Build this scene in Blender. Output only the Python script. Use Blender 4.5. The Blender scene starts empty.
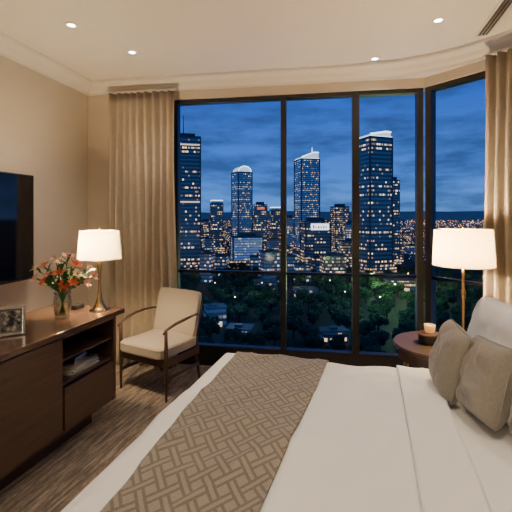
import bpy, bmesh, math, random
from mathutils import Vector, Matrix
from mathutils import noise as mn
random.seed(7)
COL = bpy.context.scene.collection
F = 400.0; HY = 215.0; CZ = 1.5
PI = math.pi

# ---------------------------------------------------------------- materials
def mat(name, col, rough=0.6, metal=0.0, noise=0.0, nscale=20, bump=0.0, bscale=80, spec=None, coat=0, emis=None, estr=0, sheen=0):
    m = bpy.data.materials.new(name); m.use_nodes = True
    nt = m.node_tree; b = nt.nodes['Principled BSDF']
    b.inputs['Base Color'].default_value = (*col, 1); b.inputs['Roughness'].default_value = rough
    b.inputs['Metallic'].default_value = metal
    if coat: b.inputs['Coat Weight'].default_value = coat; b.inputs['Coat Roughness'].default_value = .15
    if spec is not None: b.inputs['Specular IOR Level'].default_value = spec
    if sheen: b.inputs['Sheen Weight'].default_value = sheen
    if emis: b.inputs['Emission Color'].default_value = (*emis, 1); b.inputs['Emission Strength'].default_value = estr
    tc = nt.nodes.new('ShaderNodeTexCoord')
    if noise:
        n = nt.nodes.new('ShaderNodeTexNoise'); n.inputs['Scale'].default_value = nscale; n.inputs['Detail'].default_value = 4
        nt.links.new(tc.outputs['Object'], n.inputs['Vector'])
        r = nt.nodes.new('ShaderNodeMix'); r.data_type = 'RGBA'
        r.inputs[6].default_value = tuple(c*(1-noise) for c in col)+(1,)
        r.inputs[7].default_value = tuple(min(1, c*(1+noise)) for c in col)+(1,)
        nt.links.new(n.outputs['Fac'], r.inputs[0]); nt.links.new(r.outputs[2], b.inputs['Base Color'])
    if bump:
        n2 = nt.nodes.new('ShaderNodeTexNoise'); n2.inputs['Scale'].default_value = bscale; n2.inputs['Detail'].default_value = 3
        nt.links.new(tc.outputs['Object'], n2.inputs['Vector'])
        bp = nt.nodes.new('ShaderNodeBump'); bp.inputs['Strength'].default_value = bump; bp.inputs['Distance'].default_value = .01
        nt.links.new(n2.outputs['Fac'], bp.inputs['Height']); nt.links.new(bp.outputs['Normal'], b.inputs['Normal'])
    return m
def N(nt, t, **kw):
    n = nt.nodes.new(t)
    for k, v in kw.items(): setattr(n, k, v)
    return n
def M(nt, op, a, b=None, c=None):
    n = nt.nodes.new('ShaderNodeMath'); n.operation = op
    for i, v in enumerate((a, b, c)):
        if v is None: continue
        if isinstance(v, (int, float)): n.inputs[i].default_value = v
        else: nt.links.new(v, n.inputs[i])
    return n.outputs[0]
def ramp(nt, fac, stops):
    n = nt.nodes.new('ShaderNodeValToRGB'); cr = n.color_ramp
    while len(cr.elements) < len(stops): cr.elements.new(.5)
    for e, (p, c) in zip(cr.elements, stops): e.position = p; e.color = (*c, 1)
    nt.links.new(fac, n.inputs[0]); return n.outputs[0]
def wood(name, c1, c2, rough=.35, scale=3.0, axis='y'):
    m = bpy.data.materials.new(name); m.use_nodes = True; nt = m.node_tree; b = nt.nodes['Principled BSDF']
    tc = N(nt, 'ShaderNodeTexCoord'); mp = N(nt, 'ShaderNodeMapping')
    s = {'x': (1, 14, 14), 'y': (14, 1, 14), 'z': (14, 14, 1)}[axis]
    mp.inputs['Scale'].default_value = s; nt.links.new(tc.outputs['Object'], mp.inputs[0])
    n = N(nt, 'ShaderNodeTexNoise'); n.inputs['Scale'].default_value = scale; n.inputs['Detail'].default_value = 6; n.inputs['Distortion'].default_value = .6
    nt.links.new(mp.outputs[0], n.inputs['Vector'])
    nt.links.new(ramp(nt, n.outputs['Fac'], [(.3, c1), (.7, c2)]), b.inputs['Base Color'])
    b.inputs['Roughness'].default_value = rough
    return m

m_wall = mat('wall_paint', (.66, .57, .445), .85, noise=.04, nscale=3, bump=.08, bscale=250)
m_ceil = mat('ceiling_paint', (.80, .74, .64), .9, noise=.02, nscale=2)
m_trim = mat('crown_paint', (.82, .76, .66), .6)
m_wood = wood('dark_walnut', (.046, .026, .018), (.078, .044, .030), .3)
m_table = wood('dark_brown_table', (.030, .019, .013), (.05, .031, .021), .35)
m_woodtop = wood('walnut_top', (.065, .036, .023), (.11, .062, .040), .22)
m_woodz = wood('walnut_vertical', (.030, .016, .010), (.075, .040, .024), .35, axis='z')
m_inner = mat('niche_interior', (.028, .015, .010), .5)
m_black = mat('black_frame_metal', (.010, .010, .012), .35, .3)
m_tvb = mat('tv_bezel', (.008, .008, .009), .4)
m_screen = mat('tv_screen_glass', (.004, .005, .008), .06, spec=.6)
m_brass = mat('brass', (.65, .44, .20), .25, 1.0)
m_silver = mat('silver', (.62, .63, .65), .22, 1.0)
m_matb = mat('picture_mount', (.10, .11, .13), .5)
m_fabric = mat('beige_upholstery', (.35, .30, .24), .9, noise=.10, nscale=120, bump=.3, bscale=400, sheen=.2)
m_white = mat('white_linen', (.88, .875, .865), .85, bump=.05, bscale=30, sheen=.1)
m_sheet = mat('white_sheet', (.88, .875, .865), .85, bump=.05, bscale=25)
m_mattress = mat('mattress_ticking', (.7, .65, .58), .9)
m_bedbase = mat('bed_base_fabric', (.16, .12, .09), .9, bump=.3, bscale=300)
m_headb = mat('headboard_fabric', (.28, .21, .15), .9, bump=.3, bscale=300)
m_cush = mat('taupe_cushion', (.25, .23, .205), .75, noise=.22, nscale=90, bump=.3, bscale=350, sheen=.3)
m_cush2 = mat('light_cushion', (.42, .39, .35), .8, noise=.1, nscale=90, bump=.3, bscale=350)
m_dark = mat('dark_plastic', (.012, .011, .011), .35)
m_ceramic = mat('cream_ceramic', (.75, .68, .56), .3)
m_wax = mat('candle_wax', (.8, .65, .4), .5, emis=(1, .6, .25), estr=8)
m_paper = mat('magazine_paper', (.45, .42, .38), .6, noise=.25, nscale=30)
m_vent = mat('vent_slot', (.05, .045, .04), .6)
m_leaf = mat('leaf_green', (.06, .16, .03), .5, noise=.3, nscale=30)
m_stem = mat('stem_green', (.06, .14, .03), .5)
m_red = mat('coral_petal', (.85, .12, .07), .5, noise=.2, nscale=40)
m_pink = mat('pink_petal', (.90, .40, .36), .5, noise=.15, nscale=40)
m_cream = mat('cream_petal', (.92, .78, .52), .5, noise=.1, nscale=40)
m_stamen = mat('stamen', (.6, .35, .05), .6)
m_bulb = mat('warm_bulb', (1, .8, .5), .5, emis=(1, .74, .42), estr=18)
m_down = mat('downlight_lens', (1, .9, .7), .5, emis=(1, .90, .74), estr=25)

def curtain_mat():
    m = bpy.data.materials.new('curtain_cloth'); m.use_nodes = True; nt = m.node_tree
    b = nt.nodes['Principled BSDF']; b.inputs['Roughness'].default_value = .9
    b.inputs['Sheen Weight'].default_value = .2
    tc = N(nt, 'ShaderNodeTexCoord'); n = N(nt, 'ShaderNodeTexNoise'); n.inputs['Scale'].default_value = 200
    mp = N(nt, 'ShaderNodeMapping'); mp.inputs['Scale'].default_value = (1, 1, .05)
    nt.links.new(tc.outputs['Object'], mp.inputs[0]); nt.links.new(mp.outputs[0], n.inputs['Vector'])
    nt.links.new(ramp(nt, n.outputs['Fac'], [(.3, (.47, .39, .29)), (.7, (.60, .51, .39))]), b.inputs['Base Color'])
    t = N(nt, 'ShaderNodeBsdfTranslucent'); t.inputs[0].default_value = (.6, .50, .36, 1)
    mx = N(nt, 'ShaderNodeMixShader'); mx.inputs[0].default_value = .12
    nt.links.new(b.outputs[0], mx.inputs[1]); nt.links.new(t.outputs[0], mx.inputs[2])
    nt.links.new(mx.outputs[0], nt.nodes['Material Output'].inputs[0]); return m
m_curtain = curtain_mat()
def shade_mat(name, c, tr):
    m = bpy.data.materials.new(name); m.use_nodes = True; nt = m.node_tree
    nt.nodes.remove(nt.nodes['Principled BSDF'])
    d = N(nt, 'ShaderNodeBsdfDiffuse'); d.inputs[0].default_value = (*c, 1)
    t = N(nt, 'ShaderNodeBsdfTranslucent'); t.inputs[0].default_value = (*c, 1)
    tc = N(nt, 'ShaderNodeTexCoord'); n = N(nt, 'ShaderNodeTexNoise'); n.inputs['Scale'].default_value = 150
    nt.links.new(tc.outputs['Object'], n.inputs['Vector'])
    r = ramp(nt, n.outputs['Fac'], [(.3, tuple(x*.94 for x in c)), (.7, c)])
    nt.links.new(r, t.inputs[0])
    mx = N(nt, 'ShaderNodeMixShader'); mx.inputs[0].default_value = tr
    nt.links.new(d.outputs[0], mx.inputs[1]); nt.links.new(t.outputs[0], mx.inputs[2])
    nt.links.new(mx.outputs[0], nt.nodes['Material Output'].inputs[0]); return m
m_shade = shade_mat('cream_shade', (.90, .76, .50), .24)
m_shade2 = shade_mat('linen_shade', (.88, .69, .40), .26)
def vase_mat():
    m = bpy.data.materials.new('clear_vase_glass'); m.use_nodes = True; nt = m.node_tree
    nt.nodes.remove(nt.nodes['Principled BSDF'])
    t = N(nt, 'ShaderNodeBsdfTransparent'); t.inputs[0].default_value = (.93, .95, .91, 1)
    g = N(nt, 'ShaderNodeBsdfGlossy'); g.inputs['Roughness'].default_value = .03
    fr = N(nt, 'ShaderNodeLayerWeight'); fr.inputs[0].default_value = .25
    mx = N(nt, 'ShaderNodeMixShader')
    nt.links.new(fr.outputs['Facing'], mx.inputs[0])
    nt.links.new(t.outputs[0], mx.inputs[1]); nt.links.new(g.outputs[0], mx.inputs[2])
    nt.links.new(mx.outputs[0], nt.nodes['Material Output'].inputs[0]); return m
m_vase = vase_mat()
def carpet_mat():
    m = bpy.data.materials.new('streaked_carpet'); m.use_nodes = True; nt = m.node_tree; b = nt.nodes['Principled BSDF']
    tc = N(nt, 'ShaderNodeTexCoord'); mp = N(nt, 'ShaderNodeMapping')
    mp.inputs['Rotation'].default_value = (0, 0, math.radians(17)); nt.links.new(tc.outputs['Object'], mp.inputs[0])
    def streak(sx, sy, dist):
        mp2 = N(nt, 'ShaderNodeMapping'); mp2.inputs['Scale'].default_value = (sx, sy, 1); nt.links.new(mp.outputs[0], mp2.inputs[0])
        n = N(nt, 'ShaderNodeTexNoise'); n.inputs['Scale'].default_value = 1.0; n.inputs['Detail'].default_value = 3; n.inputs['Roughness'].default_value = .55; n.inputs['Distortion'].default_value = dist
        nt.links.new(mp2.outputs[0], n.inputs['Vector']); return n.outputs['Fac']
    a = streak(52, 4.5, .3); c = streak(120, 24, .2)
    v = M(nt, 'ADD', M(nt, 'MULTIPLY', a, .68), M(nt, 'MULTIPLY', c, .32))
    nt.links.new(ramp(nt, v, [(.40, (.105, .082, .066)), (.50, (.175, .143, .116)), (.60, (.31, .262, .215))]), b.inputs['Base Color'])
    b.inputs['Roughness'].default_value = .95
    n2 = N(nt, 'ShaderNodeTexNoise'); n2.inputs['Scale'].default_value = 260; nt.links.new(tc.outputs['Object'], n2.inputs['Vector'])
    bp = N(nt, 'ShaderNodeBump'); bp.inputs['Strength'].default_value = .5; bp.inputs['Distance'].default_value = .01
    nt.links.new(M(nt, 'ADD', n2.outputs['Fac'], v), bp.inputs['Height']); nt.links.new(bp.outputs[0], b.inputs['Normal']); return m
m_carpet = carpet_mat()
def runner_mat():
    m = bpy.data.materials.new('lattice_runner'); m.use_nodes = True; nt = m.node_tree; b = nt.nodes['Principled BSDF']
    uv = N(nt, 'ShaderNodeUVMap'); uv.uv_map = 'UVMap'; s = N(nt, 'ShaderNodeSeparateXYZ'); nt.links.new(uv.outputs[0], s.inputs[0])
    p = 11.0
    a = M(nt, 'MULTIPLY', M(nt, 'ADD', s.outputs[0], M(nt, 'MULTIPLY', s.outputs[1], .8)), p)
    c = M(nt, 'MULTIPLY', M(nt, 'SUBTRACT', s.outputs[0], M(nt, 'MULTIPLY', s.outputs[1], .8)), p)
    fa = M(nt, 'FRACT', a); fc = M(nt, 'FRACT', c)
    # woven bands: pairs of thin lines crossing over and under in alternate cells
    def line(x, pos): return M(nt, 'LESS_THAN', M(nt, 'ABSOLUTE', M(nt, 'SUBTRACT', x, pos)), .075)
    la = M(nt, 'MAXIMUM', line(fa, .2), line(fa, .55)); lc = M(nt, 'MAXIMUM', line(fc, .2), line(fc, .55))
    ina = M(nt, 'LESS_THAN', M(nt, 'ABSOLUTE', M(nt, 'SUBTRACT', fa, .375)), .10); inc = M(nt, 'LESS_THAN', M(nt, 'ABSOLUTE', M(nt, 'SUBTRACT', fc, .375)), .10)
    par = M(nt, 'MODULO', M(nt, 'ADD', M(nt, 'ADD', M(nt, 'FLOOR', a), M(nt, 'FLOOR', c)), 200), 2)
    ka = M(nt, 'SUBTRACT', 1, M(nt, 'MULTIPLY', inc, par)); kc = M(nt, 'SUBTRACT', 1, M(nt, 'MULTIPLY', ina, M(nt, 'SUBTRACT', 1, par)))
    dk = M(nt, 'MAXIMUM', M(nt, 'MULTIPLY', la, ka), M(nt, 'MULTIPLY', lc, kc))
    nz = N(nt, 'ShaderNodeTexNoise'); nz.inputs['Scale'].default_value = 120; nt.links.new(uv.outputs[0], nz.inputs['Vector'])
    v2 = M(nt, 'ADD', M(nt, 'MULTIPLY', dk, .52), M(nt, 'MULTIPLY', nz.outputs['Fac'], .48))
    nt.links.new(ramp(nt, v2, [(.15, (.27, .24, .205)), (.8, (.125, .106, .088))]), b.inputs['Base Color'])
    b.inputs['Roughness'].default_value = .7; b.inputs['Sheen Weight'].default_value = .2
    bp = N(nt, 'ShaderNodeBump'); bp.inputs['Strength'].default_value = .3; bp.inputs['Distance'].default_value = .004
    nt.links.new(dk, bp.inputs['Height']); nt.links.new(bp.outputs[0], b.inputs['Normal']); return m
m_runner = runner_mat()
HAZE = (.07, .22, .66)  # bluish distance haze, painted onto facades and roofs as faint emission
def facade(name, base, cw, ch, thr, colA, colB, estr, rowthr=.8, seed=0., glow=0.0, mw=.40, mh=.25, blk=.11):
    m = bpy.data.materials.new(name); m.use_nodes = True; nt = m.node_tree; b = nt.nodes['Principled BSDF']
    b.inputs['Base Color'].default_value = (*base, 1); b.inputs['Roughness'].default_value = .2
    tc = N(nt, 'ShaderNodeTexCoord'); s = N(nt, 'ShaderNodeSeparateXYZ'); nt.links.new(tc.outputs['Object'], s.inputs[0])
    u = M(nt, 'MULTIPLY', M(nt, 'ADD', M(nt, 'ADD', s.outputs[0], s.outputs[1]), 500.3), 1/cw); v = M(nt, 'MULTIPLY', M(nt, 'ADD', s.outputs[2], .01), 1/ch)
    fu = M(nt, 'FLOOR', u); fv = M(nt, 'FLOOR', v)
    cb = N(nt, 'ShaderNodeCombineXYZ'); nt.links.new(fu, cb.inputs[0]); nt.links.new(fv, cb.inputs[1]); cb.inputs[2].default_value = seed
    wn = N(nt, 'ShaderNodeTexWhiteNoise'); wn.noise_dimensions = '3D'; nt.links.new(cb.outputs[0], wn.inputs['Vector'])
    cb2 = N(nt, 'ShaderNodeCombineXYZ'); nt.links.new(fv, cb2.inputs[1]); cb2.inputs[2].default_value = seed+3.3
    nt.links.new(M(nt, 'FLOOR', M(nt, 'MULTIPLY', u, blk)), cb2.inputs[0])
    wr = N(nt, 'ShaderNodeTexWhiteNoise'); wr.noise_dimensions = '3D'; nt.links.new(cb2.outputs[0], wr.inputs['Vector'])
    row = M(nt, 'GREATER_THAN', wr.outputs['Value'], rowthr)
    lit = M(nt, 'GREATER_THAN', M(nt, 'ADD', wn.outputs['Value'], M(nt, 'MULTIPLY', row, .6)), thr)
    mu = M(nt, 'LESS_THAN', M(nt, 'ABSOLUTE', M(nt, 'SUBTRACT', M(nt, 'FRACT', u), .5)), mw)
    mv = M(nt, 'LESS_THAN', M(nt, 'ABSOLUTE', M(nt, 'SUBTRACT', M(nt, 'FRACT', v), .5)), mh)
    geo = N(nt, 'ShaderNodeNewGeometry'); sn = N(nt, 'ShaderNodeSeparateXYZ'); nt.links.new(geo.outputs['Normal'], sn.inputs[0])
    side = M(nt, 'LESS_THAN', M(nt, 'ABSOLUTE', sn.outputs[2]), .5)
    mask = M(nt, 'MULTIPLY', M(nt, 'MULTIPLY', mu, mv), side)
    on = M(nt, 'MULTIPLY', lit, mask)
    sc = N(nt, 'ShaderNodeSeparateColor'); nt.links.new(wn.outputs['Color'], sc.inputs[0])
    w2 = M(nt, 'POWER', sc.outputs[2], 3.0)
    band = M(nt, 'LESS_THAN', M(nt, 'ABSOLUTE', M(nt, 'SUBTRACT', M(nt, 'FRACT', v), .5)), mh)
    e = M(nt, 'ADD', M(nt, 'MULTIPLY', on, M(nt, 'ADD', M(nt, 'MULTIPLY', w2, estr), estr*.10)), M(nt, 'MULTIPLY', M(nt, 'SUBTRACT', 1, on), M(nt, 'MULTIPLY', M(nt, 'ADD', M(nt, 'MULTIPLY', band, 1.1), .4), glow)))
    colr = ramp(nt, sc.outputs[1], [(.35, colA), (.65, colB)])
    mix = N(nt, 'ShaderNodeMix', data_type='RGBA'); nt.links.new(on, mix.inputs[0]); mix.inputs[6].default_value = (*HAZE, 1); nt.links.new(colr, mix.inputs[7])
    nt.links.new(mix.outputs[2], b.inputs['Emission Color']); nt.links.new(e, b.inputs['Emission Strength']); return m
WARM = (1, .58, .26); WHT = (1, .84, .60); COOL = (.60, .80, 1)
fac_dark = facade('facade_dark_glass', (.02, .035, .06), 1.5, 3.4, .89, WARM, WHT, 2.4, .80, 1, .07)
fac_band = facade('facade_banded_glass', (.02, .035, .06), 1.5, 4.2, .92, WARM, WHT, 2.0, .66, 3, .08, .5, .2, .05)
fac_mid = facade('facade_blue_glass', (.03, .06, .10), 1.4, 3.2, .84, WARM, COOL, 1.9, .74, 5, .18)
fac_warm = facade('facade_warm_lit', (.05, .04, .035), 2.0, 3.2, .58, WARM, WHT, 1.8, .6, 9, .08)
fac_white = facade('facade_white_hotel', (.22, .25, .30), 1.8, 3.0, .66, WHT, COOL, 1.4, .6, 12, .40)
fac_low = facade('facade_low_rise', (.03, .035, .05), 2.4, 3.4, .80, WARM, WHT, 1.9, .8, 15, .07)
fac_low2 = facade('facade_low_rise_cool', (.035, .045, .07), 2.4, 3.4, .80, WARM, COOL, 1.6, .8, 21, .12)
m_roofdk = mat('roof_dark', (.02, .03, .05), .8, noise=.3, nscale=.2, emis=HAZE, estr=.02)
m_roofblue = mat('roof_blue_grey', (.025, .045, .08), .7, noise=.3, nscale=.2, emis=(.08, .25, .7), estr=.03)
m_ecool = mat('cool_crown_light', (.6, .7, .8), .5, emis=(.75, .9, 1), estr=2.4)
m_ewarm = mat('warm_crown_light', (.8, .6, .4), .5, emis=(1, .78, .48), estr=.9)
m_crown = mat('lit_crown_glass', (.2, .25, .3), .3, noise=.4, nscale=.3, emis=(.55, .78, 1), estr=1.0)
m_esign = mat('lit_sign_face', (.9, .9, .9), .5, emis=(.9, .95, 1), estr=1.8)
m_ered = mat('red_sign_face', (.8, .1, .05), .5, emis=(1, .15, .05), estr=1.0)
m_ltw = mat('light_warm', (1, .7, .4), .5, emis=(1, .66, .34), estr=1.8)
m_ltc = mat('light_cool', (.8, .9, 1), .5, emis=(.7, .85, 1), estr=1.1)
m_lto = mat('light_orange', (1, .5, .2), .5, emis=(1, .48, .16), estr=2.0)
m_ltb = mat('light_blue', (.3, .5, 1), .5, emis=(.15, .4, 1), estr=1.0)
m_tree = mat('tree_foliage', (.024, .060, .030), .9, noise=.6, nscale=.8)
m_trunk = mat('tree_bark', (.03, .022, .015), .9)
m_ground = mat('night_ground', (.012, .026, .030), .9, noise=.5, nscale=.02)
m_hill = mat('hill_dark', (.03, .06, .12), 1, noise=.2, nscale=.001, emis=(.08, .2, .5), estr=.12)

# ---------------------------------------------------------------- mesh helpers
def box(bm, c, s, rz=0, M4=None):
    r = bmesh.ops.create_cube(bm, size=1)['verts']
    mt = Matrix.Translation(Vector(c)) @ Matrix.Rotation(rz, 4, 'Z') @ Matrix.Diagonal((*s, 1))
    if M4 is not None: mt = M4 @ mt
    bmesh.ops.transform(bm, matrix=mt, verts=r); return r
def bx(bm, x0, x1, y0, y1, z0, z1): return box(bm, ((x0+x1)/2, (y0+y1)/2, (z0+z1)/2), (abs(x1-x0), abs(y1-y0), abs(z1-z0)))
def cyl(bm, p0, p1, r0, r1=None, seg=16):
    r1 = r0 if r1 is None else r1; p0 = Vector(p0); p1 = Vector(p1); d = p1-p0
    v = bmesh.ops.create_cone(bm, cap_ends=True, segments=seg, radius1=r0, radius2=r1, depth=d.length)['verts']
    q = Vector((0, 0, 1)).rotation_difference(d).to_matrix().to_4x4()
    bmesh.ops.transform(bm, matrix=Matrix.Translation((p0+p1)/2) @ q, verts=v)
def lathe(bm, prof, seg=32, close=True, c=(0, 0, 0)):
    rings = []
    for r, z in prof:
        rings.append([bm.verts.new((c[0]+r*math.cos(2*PI*i/seg), c[1]+r*math.sin(2*PI*i/seg), c[2]+z)) for i in range(seg)])
    for a, b in zip(rings, rings[1:]):
        for i in range(seg): bm.faces.new((a[i], a[(i+1) % seg], b[(i+1) % seg], b[i]))
    if close: bm.faces.new(list(reversed(rings[0]))); bm.faces.new(rings[-1])
def prism(bm, pts, z0, z1):
    lo = [bm.verts.new((p[0], p[1], z0)) for p in pts]; hi = [bm.verts.new((p[0], p[1], z1)) for p in pts]
    n = len(pts); bm.faces.new(lo); bm.faces.new(hi)
    for i in range(n): bm.faces.new((lo[i], lo[(i+1) % n], hi[(i+1) % n], hi[i]))
    bmesh.ops.recalc_face_normals(bm, faces=bm.faces)
def tube(bm, pts, rads, seg=10, flat=1.0):
    pts = [Vector(p) for p in pts]; rings = []
    if isinstance(rads, (int, float)): rads = [rads]*len(pts)
    for i, p in enumerate(pts):
        t = (pts[min(i+1, len(pts)-1)]-pts[max(i-1, 0)]).normalized()
        a = t.cross(Vector((0, 0, 1)))
        if a.length < .1: a = t.cross(Vector((1, 0, 0)))
        a.normalize(); b = a.cross(t).normalized()
        rings.append([bm.verts.new(p + a*rads[i]*math.cos(2*PI*k/seg) + b*rads[i]*flat*math.sin(2*PI*k/seg)) for k in range(seg)])
    for r1, r2 in zip(rings, rings[1:]):
        for k in range(seg): bm.faces.new((r1[k], r1[(k+1) % seg], r2[(k+1) % seg], r2[k]))
    bm.faces.new(list(reversed(rings[0]))); bm.faces.new(rings[-1])
    bmesh.ops.recalc_face_normals(bm, faces=bm.faces)
def obj(name, bm, m, parent=None, smooth=False, bevel=0, seg=2, loc=None, rz=None):
    me = bpy.data.meshes.new(name); bm.to_mesh(me); bm.free()
    if isinstance(m, (list, tuple)):
        for q in m: me.materials.append(q)
    else: me.materials.append(m)
    o = bpy.data.objects.new(name, me); COL.objects.link(o)
    if smooth: me.polygons.foreach_set('use_smooth', [True]*len(me.polygons))
    if bevel:
        b = o.modifiers.new('bevel', 'BEVEL'); b.width = bevel; b.segments = seg; b.limit_method = 'ANGLE'
    if parent: o.parent = parent
    if loc is not None: o.location = loc
    if rz is not None: o.rotation_euler[2] = rz
    return o
def tag(o, label, cat, group=None, kind=None):
    o['label'] = label; o['category'] = cat
    if group: o['group'] = group
    if kind: o['kind'] = kind
    return o
def thing(name, label, cat, loc=(0, 0, 0), rz=0, group=None):
    o = bpy.data.objects.new(name, None); COL.objects.link(o); o.location = loc; o.rotation_euler = (0, 0, rz)
    o.empty_display_size = .1; return tag(o, label, cat, group)
def dup(root, loc=None, rz=None, label=None):
    r = root.copy(); COL.objects.link(r)
    if loc is not None: r.location = loc
    if rz is not None: r.rotation_euler = (root.rotation_euler[0], root.rotation_euler[1], rz)
    if label: r['label'] = label
    for ch in list(root.children):
        c = ch.copy(); COL.objects.link(c); c.parent = r
        for g in list(ch.children):
            d = g.copy(); COL.objects.link(d); d.parent = c
    return r
def struct(name, bm, m, label=None, **kw):
    o = obj(name, bm, m, **kw); o['kind'] = 'structure'
    o['label'] = label or name.replace('_', ' '); o['category'] = name.split('_')[0]; return o

# ---------------------------------------------------------------- room shell
H = 2.87
A = Vector((-1.755, 4.18)); B = Vector((1.524, 3.63)); Cc = Vector((2.16, 2.73)); Dd = Vector((.88, -2.0)); E = Vector((-3.10, -2.0))
ring = [A, B, Cc, Dd, E]
def inw(p, q): d = (q-p).normalized(); return Vector((d.y, -d.x))
def miter(i):
    n1 = inw(ring[i-1], ring[i]); n2 = inw(ring[i], ring[(i+1) % 5]); return (n1+n2)/(1+n1.dot(n2))
def off(i, d): return ring[i] + miter(i)*d
def wallseg(name, i, z0, z1, m, label):
    j = (i+1) % 5; bm = bmesh.new(); prism(bm, [ring[i], ring[j], off(j, -.15), off(i, -.15)], z0, z1); return struct(name, bm, m, label)
bm = bmesh.new(); prism(bm, [off(i, -.15) for i in range(5)], -.1, 0); struct('floor', bm, m_carpet, 'brown carpet with pale streaks running toward the window')
bm = bmesh.new(); prism(bm, [off(i, -.15) for i in range(5)], H, H+.1); struct('ceiling', bm, m_ceil, 'smooth warm cream ceiling with recessed downlights')
wallseg('wall_left', 4, 0, H, m_wall, 'beige painted wall behind the television')
wallseg('wall_front', 3, 0, H, m_wall, 'beige wall behind the camera')
wallseg('wall_right', 2, 0, H, m_wall, 'beige wall behind the bed head')
dAB = (B-A).normalized(); nAB = inw(A, B); dBC = (Cc-B).normalized(); nBC = inw(B, Cc)
def onAB(X): t = (X-A.x)/(B.x-A.x); return A + (B-A)*t
W0 = onAB(-.84); WM1 = onAB(.26); WM2 = onAB(.9325)
bm = bmesh.new(); prism(bm, [A, W0, W0-nAB*.15, off(0, -.15)], 0, H); struct('wall_back', bm, m_wall, 'narrow beige wall between the corner and the window')
bm = bmesh.new(); prism(bm, [W0, B, off(1, -.15), W0-nAB*.15], 2.66, H); struct('wall_header', bm, m_wall, 'beige header above the wide window')
bm = bmesh.new(); prism(bm, [B, Cc, off(2, -.15), off(1, -.15)], 2.66, H); struct('wall_bay', bm, m_wall, 'beige header above the angled side window')
prof_c = [(0, H-.125), (.012, H-.125), (.016, H-.105), (.035, H-.085), (.05, H-.055), (.075, H-.035), (.095, H-.025), (.10, H-.012), (.10, H), (0, H)]
prof_b = [(0, 0), (.015, 0), (.015, .09), (.008, .10), (0, .10)]
def sweep(bm, path, prof, n0=None, n1=None):
    rings = []
    for i, p in enumerate(path):
        if i == 0: n = n0 if n0 is not None else inw(path[0], path[1])
        elif i == len(path)-1: n = n1 if n1 is not None else inw(path[-2], path[-1])
        else:
            a = inw(path[i-1], p); b = inw(p, path[i+1]); n = (a+b)/(1+a.dot(b))
        rings.append([bm.verts.new(((p+n*d).x, (p+n*d).y, z)) for d, z in prof])
    k = len(prof)
    for a, b in zip(rings, rings[1:]):
        for q in range(k): bm.faces.new((a[q], a[(q+1) % k], b[(q+1) % k], b[q]))
    bm.faces.new(rings[0]); bm.faces.new(list(reversed(rings[-1]))); bmesh.ops.recalc_face_normals(bm, faces=bm.faces)
def mould(name, i, prof, m, label, end=None):
    j = (i+1) % 5; bm = bmesh.new()
    if end is None: sweep(bm, [ring[i], ring[j]], prof, miter(i), miter(j))
    else: sweep(bm, [ring[i], end], prof, miter(i), None)
    return struct(name, bm, m, label)
mould('trim_1', 4, prof_c, m_trim, 'cream crown moulding along the left wall')
b0 = B-dAB*.75; b1 = B+dBC*.62
arc = [b0*(1-t)**2 + B*2*t*(1-t) + b1*t*t for t in [k/18 for k in range(19)]]
bm = bmesh.new(); sweep(bm, [A]+arc+[Cc], prof_c, miter(0), miter(2)); struct('trim_2', bm, m_trim, 'cream crown moulding curving above the windows')
bm = bmesh.new(); prism(bm, [B]+list(reversed(arc)), H-.125, H); struct('trim_3', bm, m_trim, 'small cream soffit filling the corner behind the curved moulding')
mould('trim_4', 2, prof_c, m_trim, 'cream crown moulding along the bed wall')
mould('trim_5', 3, prof_c, m_trim, 'cream crown moulding along the rear wall')
mould('baseboard_left', 4, prof_b, m_trim, 'low baseboard under the left wall')
mould('baseboard_right', 2, prof_b, m_trim, 'low baseboard under the bed wall')
mould('baseboard_front', 3, prof_b, m_trim, 'low baseboard of the rear wall')
mould('baseboard_back', 0, prof_b, m_trim, 'short baseboard behind the curtain', W0)

def window(n, p, q, ls, rs, label):
    L = (q-p).length; ang = math.atan2(q.y-p.y, q.x-p.x)
    y0, y1 = .02, .10
    bm = bmesh.new()
    bx(bm, 0, ls, y0, y1, 0, 2.66); bx(bm, L-rs, L, y0, y1, 0, 2.66)
    bx(bm, ls, L-rs, y0, y1, 2.622, 2.66); bx(bm, ls, L-rs, y0, y1, .0, .20)
    o = struct('window_%d' % n, bm, m_black, label, loc=(p.x, p.y, 0), rz=ang)
    bm = bmesh.new(); bx(bm, ls, L-rs, y0+.02, y1-.02, .918, .945); obj('guard_rail', bm, m_black, o)
    return o
window(1, W0, WM1, .045, .026, 'wide window section beside the left curtain')
window(2, WM1, WM2, .026, .032, 'middle window section facing the spired tower')
window(3, WM2, B, .032, .055, 'window section left of the thick corner post')
window(4, B, Cc, .055, .06, 'angled side window right of the corner post')

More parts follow.
